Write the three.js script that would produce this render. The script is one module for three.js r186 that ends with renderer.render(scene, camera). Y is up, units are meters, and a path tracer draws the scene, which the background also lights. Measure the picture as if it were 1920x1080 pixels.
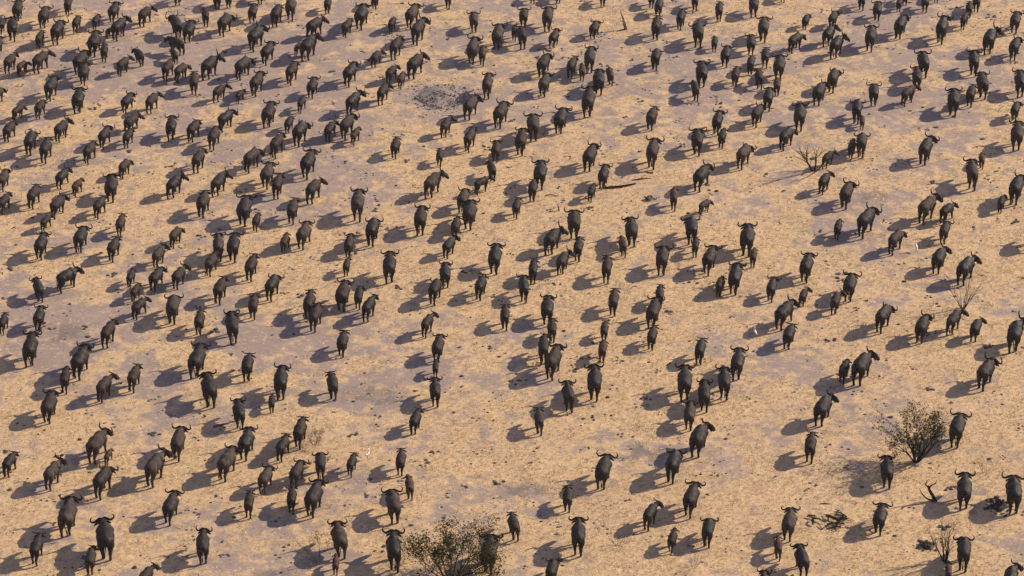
import * as THREE from 'three';
import { mergeGeometries } from 'three/addons/utils/BufferGeometryUtils.js';

// ---------- camera, sky, sun, exposure ----------
const scene = new THREE.Scene();
const camera = new THREE.PerspectiveCamera(11.02, 16 / 9, 1, 4000);
camera.position.set(0, 86.8, 177.96);
camera.lookAt(0, 0, 0);
const renderer = new THREE.WebGLRenderer({ antialias: true });
renderer.toneMapping = THREE.LinearToneMapping;
renderer.toneMappingExposure = 1.6;
renderer.shadowMap.enabled = true;
const sunDir = new THREE.Vector3(1.62, 1, -0.74).normalize();
// dusty dry-season sky: mauve-white towards the horizon, soft blue overhead, brighter round the sun
const skyMap = (() => {
  const W = 512, H = 256, d = new Float32Array(W * H * 4), v = new THREE.Vector3();
  for (let j = 0; j < H; j++) for (let i = 0; i < W; i++) {
    const el = ((j + 0.5) / H - 0.5) * Math.PI, az = ((i + 0.5) / W - 0.5) * Math.PI * 2; v.set(Math.cos(el) * Math.cos(az), Math.sin(el), Math.cos(el) * Math.sin(az));
    const t = Math.pow(Math.max(0, 1 - Math.max(0, v.y)), 2.2), a = Math.max(0, v.dot(sunDir)), g = 0.85 + 0.7 * a * a * a + 1.2 * Math.pow(a, 24), o = (j * W + i) * 4;
    d[o] = (0.128 + 0.12 * t) * 1.1 * g; d[o + 1] = (0.150 + 0.09 * t) * 1.1 * g; d[o + 2] = (0.275 + 0.055 * t) * 1.1 * g; d[o + 3] = 1;
  }
  const t = new THREE.DataTexture(d, W, H, THREE.RGBAFormat, THREE.FloatType); t.mapping = THREE.EquirectangularReflectionMapping; t.magFilter = THREE.LinearFilter; t.needsUpdate = true; return t;
})();
scene.background = scene.environment = skyMap;
const sun = new THREE.DirectionalLight(new THREE.Color(1.0, 0.86, 0.68), 4.8);
sun.name = 'sun'; sun.position.copy(sunDir).multiplyScalar(200); sun.castShadow = true; sun.shadow.radius = 1.2;
sun.shadow.mapSize.set(4096, 4096);
Object.assign(sun.shadow.camera, { left: -80, right: 80, top: 80, bottom: -80, near: 1, far: 500 });
scene.add(sun, sun.target);
scene.fog = new THREE.FogExp2(new THREE.Color(1.0, 0.9, 0.86), 0.00011);   // dust raised by the herd

// ---------- helpers ----------
function rng(seed) { let s = seed >>> 0; return () => { s = (s + 0x6D2B79F5) >>> 0; let t = s; t = Math.imul(t ^ (t >>> 15), t | 1); t ^= t + Math.imul(t ^ (t >>> 7), t | 61); return ((t ^ (t >>> 14)) >>> 0) / 4294967296; }; }
const lattice = new Float32Array(65536); { const r = rng(11); for (let i = 0; i < 65536; i++) lattice[i] = r(); }
function vn(x, y) { const xi = Math.floor(x), yi = Math.floor(y), fx = x - xi, fy = y - yi, u = fx * fx * (3 - 2 * fx), v = fy * fy * (3 - 2 * fy);
  const a = (yi & 255) << 8, b = ((yi + 1) & 255) << 8, c = xi & 255, d = (xi + 1) & 255;
  const p = lattice[a | c], q = lattice[a | d], s = lattice[b | c], t = lattice[b | d];
  return p + (q - p) * u + (s - p + (p - q - s + t) * u) * v; }
const fbm = (x, y, n = 4) => { let s = 0, a = 0.5, w = 0; for (let i = 0; i < n; i++) { s += a * vn(x, y); w += a; x = x * 2.03 + 17.3; y = y * 2.03 + 5.1; a *= 0.5; } return s / w; };
const clamp = (v, a, b) => Math.min(b, Math.max(a, v)), mix = (a, b, t) => a + (b - a) * t, smooth = (a, b, v) => { const t = clamp((v - a) / (b - a), 0, 1); return t * t * (3 - 2 * t); };
const lin = (r, g, b) => new THREE.Color().setRGB(r, g, b);
const mat = (c, roughness = 0.9, extra = {}) => new THREE.MeshStandardMaterial({ color: c, roughness, metalness: 0, ...extra });
const taken = {};
function numbered(n) { const k = taken[n] = (taken[n] ?? -1) + 1; return k ? `${n}_${String(k).padStart(3, '0')}` : n; }
function thing(name, label, category, x, z, turn = 0, group) {
  const o = new THREE.Group(); o.name = numbered(name); o.position.set(x, heightAt(x, z) - 0.01, z); o.rotation.y = turn;
  o.userData = { label, category }; if (group) o.userData.group = group; scene.add(o); return o;
}
function part(name, geo, m, parent) { const o = new THREE.Mesh(geo, m); o.name = name; o.castShadow = o.receiveShadow = true; parent.add(o); return o; }
const heightAt = (x, z) => (fbm(x * 0.16 + 40, z * 0.16 + 90, 3) - 0.5) * 0.16;

// tapered tube along points [[x,y,z,r], ...]
function tube(pts, sides = 6) {
  const P = pts.map(p => new THREE.Vector3(p[0], p[1], p[2])), pos = [], nor = [], idx = [];
  let n0 = new THREE.Vector3(0.31, 0.2, 0.93);
  for (let i = 0; i < P.length; i++) {
    const t = P[Math.min(i + 1, P.length - 1)].clone().sub(P[Math.max(i - 1, 0)]).normalize();
    const b = new THREE.Vector3().crossVectors(t, n0).normalize(); n0 = new THREE.Vector3().crossVectors(b, t).normalize();
    for (let j = 0; j < sides; j++) { const a = j / sides * Math.PI * 2, d = n0.clone().multiplyScalar(Math.cos(a)).addScaledVector(b, Math.sin(a)); const q = P[i].clone().addScaledVector(d, pts[i][3]); pos.push(q.x, q.y, q.z); nor.push(d.x, d.y, d.z); }
  }
  for (let i = 0; i < P.length - 1; i++) for (let j = 0; j < sides; j++) { const a = i * sides + j, b = i * sides + (j + 1) % sides; idx.push(a, a + sides, b, b, a + sides, b + sides); }
  for (const [ring, flip] of [[0, 1], [P.length - 1, 0]]) { const c = pos.length / 3; pos.push(P[ring].x, P[ring].y, P[ring].z); nor.push(0, flip ? -1 : 1, 0); for (let j = 0; j < sides; j++) { const a = ring * sides + j, b = ring * sides + (j + 1) % sides; flip ? idx.push(c, a, b) : idx.push(c, b, a); } }
  const g = new THREE.BufferGeometry(); g.setAttribute('position', new THREE.Float32BufferAttribute(pos, 3)); g.setAttribute('normal', new THREE.Float32BufferAttribute(nor, 3)); g.setIndex(idx); return g;
}
// surface nets over a rectilinear grid
function meshField(f, xs, ys, zs, tint) {
  const nx = xs.length, ny = ys.length, nz = zs.length, v = new Float32Array(nx * ny * nz), id = (i, j, k) => (k * ny + j) * nx + i;
  for (let k = 0; k < nz; k++) for (let j = 0; j < ny; j++) for (let i = 0; i < nx; i++) v[id(i, j, k)] = f(xs[i], ys[j], zs[k]);
  const cell = new Int32Array(nx * ny * nz).fill(-1), pos = [], idx = [];
  const E = [[0, 1], [2, 3], [4, 5], [6, 7], [0, 2], [1, 3], [4, 6], [5, 7], [0, 4], [1, 5], [2, 6], [3, 7]];
  for (let k = 0; k < nz - 1; k++) for (let j = 0; j < ny - 1; j++) for (let i = 0; i < nx - 1; i++) {
    const c = []; let m = 0;
    for (let q = 0; q < 8; q++) { c[q] = v[id(i + (q & 1), j + ((q >> 1) & 1), k + (q >> 2))]; if (c[q] < 0) m |= 1 << q; }
    if (m === 0 || m === 255) continue;
    let x = 0, y = 0, z = 0, n = 0;
    for (const [a, b] of E) if ((c[a] < 0) !== (c[b] < 0)) { const t = c[a] / (c[a] - c[b]); x += mix(xs[i + (a & 1)], xs[i + (b & 1)], t); y += mix(ys[j + ((a >> 1) & 1)], ys[j + ((b >> 1) & 1)], t); z += mix(zs[k + (a >> 2)], zs[k + (b >> 2)], t); n++; }
    cell[id(i, j, k)] = pos.length / 3; pos.push(x / n, y / n, z / n);
  }
  const quad = (a, b, c, d, flip) => { if (a < 0 || b < 0 || c < 0 || d < 0) return; flip ? idx.push(a, c, b, a, d, c) : idx.push(a, b, c, a, c, d); };
  for (let k = 1; k < nz - 1; k++) for (let j = 1; j < ny - 1; j++) for (let i = 1; i < nx - 1; i++) {
    const s = v[id(i, j, k)] < 0;
    if (s !== v[id(i + 1, j, k)] < 0) quad(cell[id(i, j - 1, k - 1)], cell[id(i, j, k - 1)], cell[id(i, j, k)], cell[id(i, j - 1, k)], !s);
    if (s !== v[id(i, j + 1, k)] < 0) quad(cell[id(i - 1, j, k - 1)], cell[id(i - 1, j, k)], cell[id(i, j, k)], cell[id(i, j, k - 1)], !s);
    if (s !== v[id(i, j, k + 1)] < 0) quad(cell[id(i - 1, j - 1, k)], cell[id(i, j - 1, k)], cell[id(i, j, k)], cell[id(i - 1, j, k)], !s);
  }
  const nor = [], col = [], e = 0.006, uv = [];
  for (let p = 0; p < pos.length; p += 3) {
    const [x, y, z] = [pos[p], pos[p + 1], pos[p + 2]], g = new THREE.Vector3(f(x + e, y, z) - f(x - e, y, z), f(x, y + e, z) - f(x, y - e, z), f(x, y, z + e) - f(x, y, z - e)).normalize();
    nor.push(g.x, g.y, g.z); if (tint) { const t = tint(x, y, z); col.push(t[0], t[1], t[2]); }
    uv.push(z * 1.1 + x * 0.3, y * 1.1 + x * 0.7);
  }
  const geo = new THREE.BufferGeometry(); geo.setAttribute('position', new THREE.Float32BufferAttribute(pos, 3)); geo.setAttribute('normal', new THREE.Float32BufferAttribute(nor, 3)); geo.setAttribute('uv', new THREE.Float32BufferAttribute(uv, 2));
  if (tint) geo.setAttribute('color', new THREE.Float32BufferAttribute(col, 3)); geo.setIndex(idx); return geo;
}
const span = (a, b, d) => { const n = Math.max(2, Math.round((b - a) / d)); return Array.from({ length: n + 1 }, (_, i) => a + (b - a) * i / n); };
// distance to a tapered capsule between a and b ([x,y,z,r]); wx squeezes sideways
function cone(a, b) {
  const dx = b[0] - a[0], dy = b[1] - a[1], dz = b[2] - a[2], l = dx * dx + dy * dy + dz * dz || 1e-9;
  return (x, y, z) => { const px = x - a[0], py = y - a[1], pz = z - a[2], t = clamp((px * dx + py * dy + pz * dz) / l, 0, 1); return Math.hypot(px - dx * t, py - dy * t, pz - dz * t) - mix(a[3], b[3], t); };
}
const smin = (a, b, k) => { const h = Math.max(k - Math.abs(a - b), 0) / k; return Math.min(a, b) - h * h * k * 0.25; };

// ---------- ground ----------
const WX = 52, WZ0 = -62, WSIDE = 104;     // the textured square in metres
// bare trampled soil: [x, z, radius along x, radius along z, strength]
const BARE = [[-5.49, -32.91, 7, 6, 0.9], [-8.55, 15.38, 5, 5, 0.75], [7.77, 22.58, 3, 2.4, 0.6], [0.78, 26.59, 3.4, 2.6, 0.7], [-2.45, 29.36, 5, 4, 0.6], [-27.63, 7.78, 6, 7, 0.75], [-23.71, 12.19, 7, 6, 0.6],
  [-31.82, 0.00, 4, 3, 0.6], [24.98, -13.71, 4.5, 4.5, 0.6], [25.26, 4.74, 5, 5, 0.45], [2.06, -36.70, 8, 10, 0.65], [9.86, -35.60, 9, 10, 0.75], [-12.77, -13.71, 6, 9, 0.35], [-19.37, 4.74, 9, 8, 0.35], [29.76, -44.62, 10, 14, 0.7],
  [22.66, -41.16, 8, 9, 0.5], [-9.42, -24.17, 7, 8, 0.55], [-18.19, -11.01, 8, 8, 0.35], [4.17, 3.96, 5, 5, 0.3], [-11.14, 27.53, 4, 3.5, 0.5], [21.45, 11.47, 4, 6, 0.55], [22.25, 16.42, 5, 4, 0.5], [-20.34, 19.15, 7, 5, 0.55], [-2.67, 12.19, 6, 5, 0.35],
  [-27.46, -38.91, 10, 12, 0.45], [-16.71, -40.03, 8, 10, 0.45], [-3.39, -43.45, 9, 12, 0.6], [2.87, 21.80, 4, 3, 0.35], [-12.10, 31.75, 5, 4, 0.4], [31.72, 5.50, 4, 6, 0.4], [9.27, 6.27, 4, 3, 0.3], [12.53, 9.27, 3, 2.5, 0.4], [-17.33, 34.09, 4, 2, 0.3]];
const CHAR = [[7.78, 22.45, 1.7, 1.3], [0.78, 26.59, 2.3, 1.5], [-8.57, 15.03, 2.6, 1.9], [-28.63, 6.65, 1.8, 1.6], [25.64, -14.62, 1.5, 1.2], [9.22, 22.13, 1, .8], [19.46, 30.86, 1.6, 1.2], [-0.18, 0.00, 1.4, 1.3], [-7.87, 31.75, .9, .6]];
function bareAt(x, z) {
  let b = 0; const wx = (vn(x * 0.35, z * 0.35) - 0.5) * 5, wz = (vn(x * 0.35 + 50, z * 0.35 + 9) - 0.5) * 5;
  for (const [cx, cz, rx, rz, s] of BARE) { const d = Math.hypot((x + wx - cx) / rx, (z + wz - cz) / rz); if (d < 1.25) b = Math.max(b, s * (1 - smooth(0.35, 1.25, d))); }
  const n = fbm(x * 0.13 + 7, z * 0.13 + 3, 4), m = fbm(x * 0.7 + 3, z * 0.55, 3);
  return clamp(b * 0.9 + 0.09 + (n - 0.46) * 1.9 + (m - 0.5) * 1.5 + 0.22 * smooth(-5, -50, z) + 0.16 * smooth(5, -30, x) * smooth(30, -10, z), 0, 1);
}
function charAt(x, z) {
  let c = 0; const wx = (fbm(x * 1.3, z * 1.3, 3) - 0.5) * 2.4, wz = (fbm(x * 1.3 + 50, z * 1.3, 3) - 0.5) * 2.4;
  for (const [cx, cz, rx, rz] of CHAR) { const d = Math.hypot((x + wx - cx) / rx, (z + wz - cz) / rz); if (d < 1) c = Math.max(c, 1 - d); }
  return c;
}
const N = 2048, groundMap = (() => {
  const px = new Float32Array(N * N * 3), r = rng(5), step = WSIDE / N;
  for (let j = 0; j < N; j++) for (let i = 0; i < N; i++) {
    const x = -WX + i * step, z = WZ0 + j * step, b = bareAt(x, z), fine = vn(x * 9, z * 9), grain = lattice[(i * 7919 + j * 104729 + ((i * j) >> 3)) & 65535], blot = fbm(x * 1.7 + 30, z * 1.7, 3);
    const mid = vn(x * 3.1 + 8, z * 3.1), s = 0.7 + 0.26 * fine + 0.18 * mid + 0.3 * (grain - 0.5), g = smooth(0.16, 0.9, b + (blot - 0.5) * 1.55 + (mid - 0.5) * 0.5 + (grain - 0.5) * 0.4);
    const warm = fbm(x * 0.22 + 90, z * 0.22, 3);
    let R = mix(mix(0.595, 0.52, warm), 0.285, g), G = mix(mix(0.412, 0.352, warm), 0.214, g), B = mix(mix(0.208, 0.2, warm), 0.172, g);
    const c = smooth(0.1, 0.75, charAt(x, z) + (grain - 0.5) * 0.7 + (fine - 0.5) * 0.4) * 0.6; R = mix(R, 0.085, c); G = mix(G, 0.072, c); B = mix(B, 0.068, c);
    const o = (j * N + i) * 3; px[o] = R * s; px[o + 1] = G * s; px[o + 2] = B * s;
  }
  // single dry stalks and chaff, pale or brown
  for (let n = 0; n < 240000; n++) {
    let i = r() * N, j = r() * N; const b = bareAt(-WX + i * step, WZ0 + j * step); if (r() < b * 0.7) continue;
    const a = r() * Math.PI, L = 1 + r() * 4, k = r(), f = k < 0.55 ? [0.78, 0.53, 0.27] : k < 0.78 ? [0.24, 0.17, 0.11] : k < 0.9 ? [0.42, 0.27, 0.16] : [0.42, 0.31, 0.15], m = 0.3 + 0.35 * r();
    for (let t = 0; t < L; t += 0.9) { const o = ((Math.floor(j + Math.sin(a) * t) & (N - 1)) * N + (Math.floor(i + Math.cos(a) * t) & (N - 1))) * 3; for (let q = 0; q < 3; q++) px[o + q] = mix(px[o + q], f[q], m); }
  }
  // scattered droppings trodden flat
  for (let n = 0; n < 9000; n++) { const i = Math.floor(r() * N), j = Math.floor(r() * N), m = 0.3 + 0.5 * r(); for (let q = 0; q < 1 + r() * 3; q++) { const o = (((j + Math.floor(r() * 2)) & (N - 1)) * N + ((i + Math.floor(r() * 3)) & (N - 1))) * 3; px[o] = mix(px[o], 0.06, m); px[o + 1] = mix(px[o + 1], 0.045, m); px[o + 2] = mix(px[o + 2], 0.04, m); } }
  const d = new Uint8Array(N * N * 4), enc = v => { v = clamp(v, 0, 1); return 255 * (v <= 0.0031308 ? v * 12.92 : 1.055 * Math.pow(v, 1 / 2.4) - 0.055); };
  for (let p = 0; p < N * N; p++) { d[p * 4] = enc(px[p * 3]); d[p * 4 + 1] = enc(px[p * 3 + 1]); d[p * 4 + 2] = enc(px[p * 3 + 2]); d[p * 4 + 3] = 255; }
  const t = new THREE.DataTexture(d, N, N); t.colorSpace = THREE.SRGBColorSpace; t.magFilter = THREE.LinearFilter; t.wrapS = t.wrapT = THREE.MirroredRepeatWrapping; t.needsUpdate = true; return t;
})();
{
  const axis = (a, b) => { const l = []; for (let v = a; v <= b; v += 1) l.push(v); let d = 1.6, v = b; while (v < 900) { v += d; d *= 1.35; l.push(v); } d = 1.6; v = a; while (v > -900) { v -= d; d *= 1.35; l.unshift(v); } return l; };
  const xs = axis(-56, 56), zs = axis(-70, 50), pos = [], uv = [], idx = [];
  for (const z of zs) for (const x of xs) { pos.push(x, heightAt(x, z), z); uv.push((x + WX) / WSIDE, (z - WZ0) / WSIDE); }
  for (let j = 0; j < zs.length - 1; j++) for (let i = 0; i < xs.length - 1; i++) { const a = j * xs.length + i, b = a + xs.length; idx.push(a, b, a + 1, a + 1, b, b + 1); }
  const g = new THREE.BufferGeometry(); g.setAttribute('position', new THREE.Float32BufferAttribute(pos, 3)); g.setAttribute('uv', new THREE.Float32BufferAttribute(uv, 2)); g.setIndex(idx); g.computeVertexNormals();
  const ground = part('ground', g, new THREE.MeshStandardMaterial({ map: groundMap, roughness: 0.97, metalness: 0 }), scene); ground.userData = { kind: 'structure', label: 'dry trampled grassland with bare dusty patches', category: 'ground' };
}
console.log('ground');
// dry grass: short flattened tufts
const TUFTS = 300000;
{
  const r = rng(21), pos = [], idx = [];
  for (let b = 0; b < 9; b++) { const a = r() * 6.28, l = 0.07 + r() * 0.09, h = 0.02 + r() * 0.06, w = 0.012 + r() * 0.01, ox = (r() - 0.5) * 0.14, oz = (r() - 0.5) * 0.14, c = Math.cos(a), s = Math.sin(a), k = pos.length / 3;
    pos.push(ox - s * w, 0, oz + c * w, ox + s * w, 0, oz - c * w, ox + c * l, h, oz + s * l); idx.push(k, k + 1, k + 2); }
  const g = new THREE.BufferGeometry(); g.setAttribute('position', new THREE.Float32BufferAttribute(pos, 3)); g.setIndex(idx); g.computeVertexNormals();
  const m = new THREE.InstancedMesh(g, mat(lin(1, 1, 1), 0.95, { side: THREE.DoubleSide }), TUFTS); m.name = 'dry_grass'; m.castShadow = m.receiveShadow = true;
  const M = new THREE.Matrix4(), q = new THREE.Quaternion(), up = new THREE.Vector3(0, 1, 0), p = new THREE.Vector3(), s = new THREE.Vector3(), col = new THREE.Color(); let n = 0;
  while (n < TUFTS) {
    const z = -60 + r() * 99, half = 33 + (39 - z) * 0.165 + 2, x = (r() * 2 - 1) * half, b = bareAt(x, z); if (r() < b * 1.25) continue;
    const k = 0.4 + r() * r() * 0.8; p.set(x, heightAt(x, z) - 0.004, z); q.setFromAxisAngle(up, r() * 6.283); s.set(k, k * (0.5 + r() * 0.8), k); M.compose(p, q, s); m.setMatrixAt(n, M);
    const t = r(), v = 0.82 + 0.36 * r(); if (t < 0.72) col.setRGB(0.62 * v, 0.44 * v, 0.22 * v); else if (t < 0.96) col.setRGB(0.34 * v, 0.23 * v, 0.14 * v); else col.setRGB(0.38 * v, 0.32 * v, 0.13 * v);
    m.setColorAt(n, col); n++;
  }
  m.userData = { kind: 'stuff', label: 'short dry yellow grass trampled over the plain', category: 'grass' }; scene.add(m);
}
// dung pats and soil clods, too many to count
{
  const r = rng(31), base = new THREE.IcosahedronGeometry(1, 1), a = base.attributes.position; for (let i = 0; i < a.count; i++) { const v = new THREE.Vector3().fromBufferAttribute(a, i), k = 0.75 + 0.5 * vn(v.x * 2.1 + 5, v.y * 2.1 + v.z * 3.3 + 5); a.setXYZ(i, v.x * k, v.y * k, v.z * k); } base.computeVertexNormals();
  const n = 5200, m = new THREE.InstancedMesh(base, mat(lin(1, 1, 1), 0.95), n); m.name = 'dung_litter'; m.castShadow = m.receiveShadow = true;
  const M = new THREE.Matrix4(), q = new THREE.Quaternion(), e = new THREE.Euler(), col = new THREE.Color(); let i = 0;
  while (i < n) { const z0 = -60 + r() * 99, half = 35 + (39 - z0) * 0.165, x0 = (r() * 2 - 1) * half, k = 1 + Math.floor(r() * r() * 7), big = r() < 0.16; const dark = r();
    for (let c = 0; c < k && i < n; c++, i++) { const x = x0 + (r() - 0.5) * 0.7, z = z0 + (r() - 0.5) * 0.7, s = (big ? 0.09 : 0.035) + r() * 0.06; e.set(r() * 0.4, r() * 6.3, r() * 0.4); M.compose(new THREE.Vector3(x, heightAt(x, z), z), q.setFromEuler(e), new THREE.Vector3(s * (0.8 + r() * 0.7), s * (0.35 + r() * 0.3), s)); m.setMatrixAt(i, M); const v = 0.5 + r(); dark < 0.75 ? col.setRGB(0.055 * v, 0.042 * v, 0.036 * v) : col.setRGB(0.22 * v, 0.18 * v, 0.15 * v); m.setColorAt(i, col); } }
  m.userData = { kind: 'stuff', label: 'dark scattered dung pats and soil clods on the ground', category: 'dung' }; scene.add(m);
}
console.log('grass');

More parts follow.
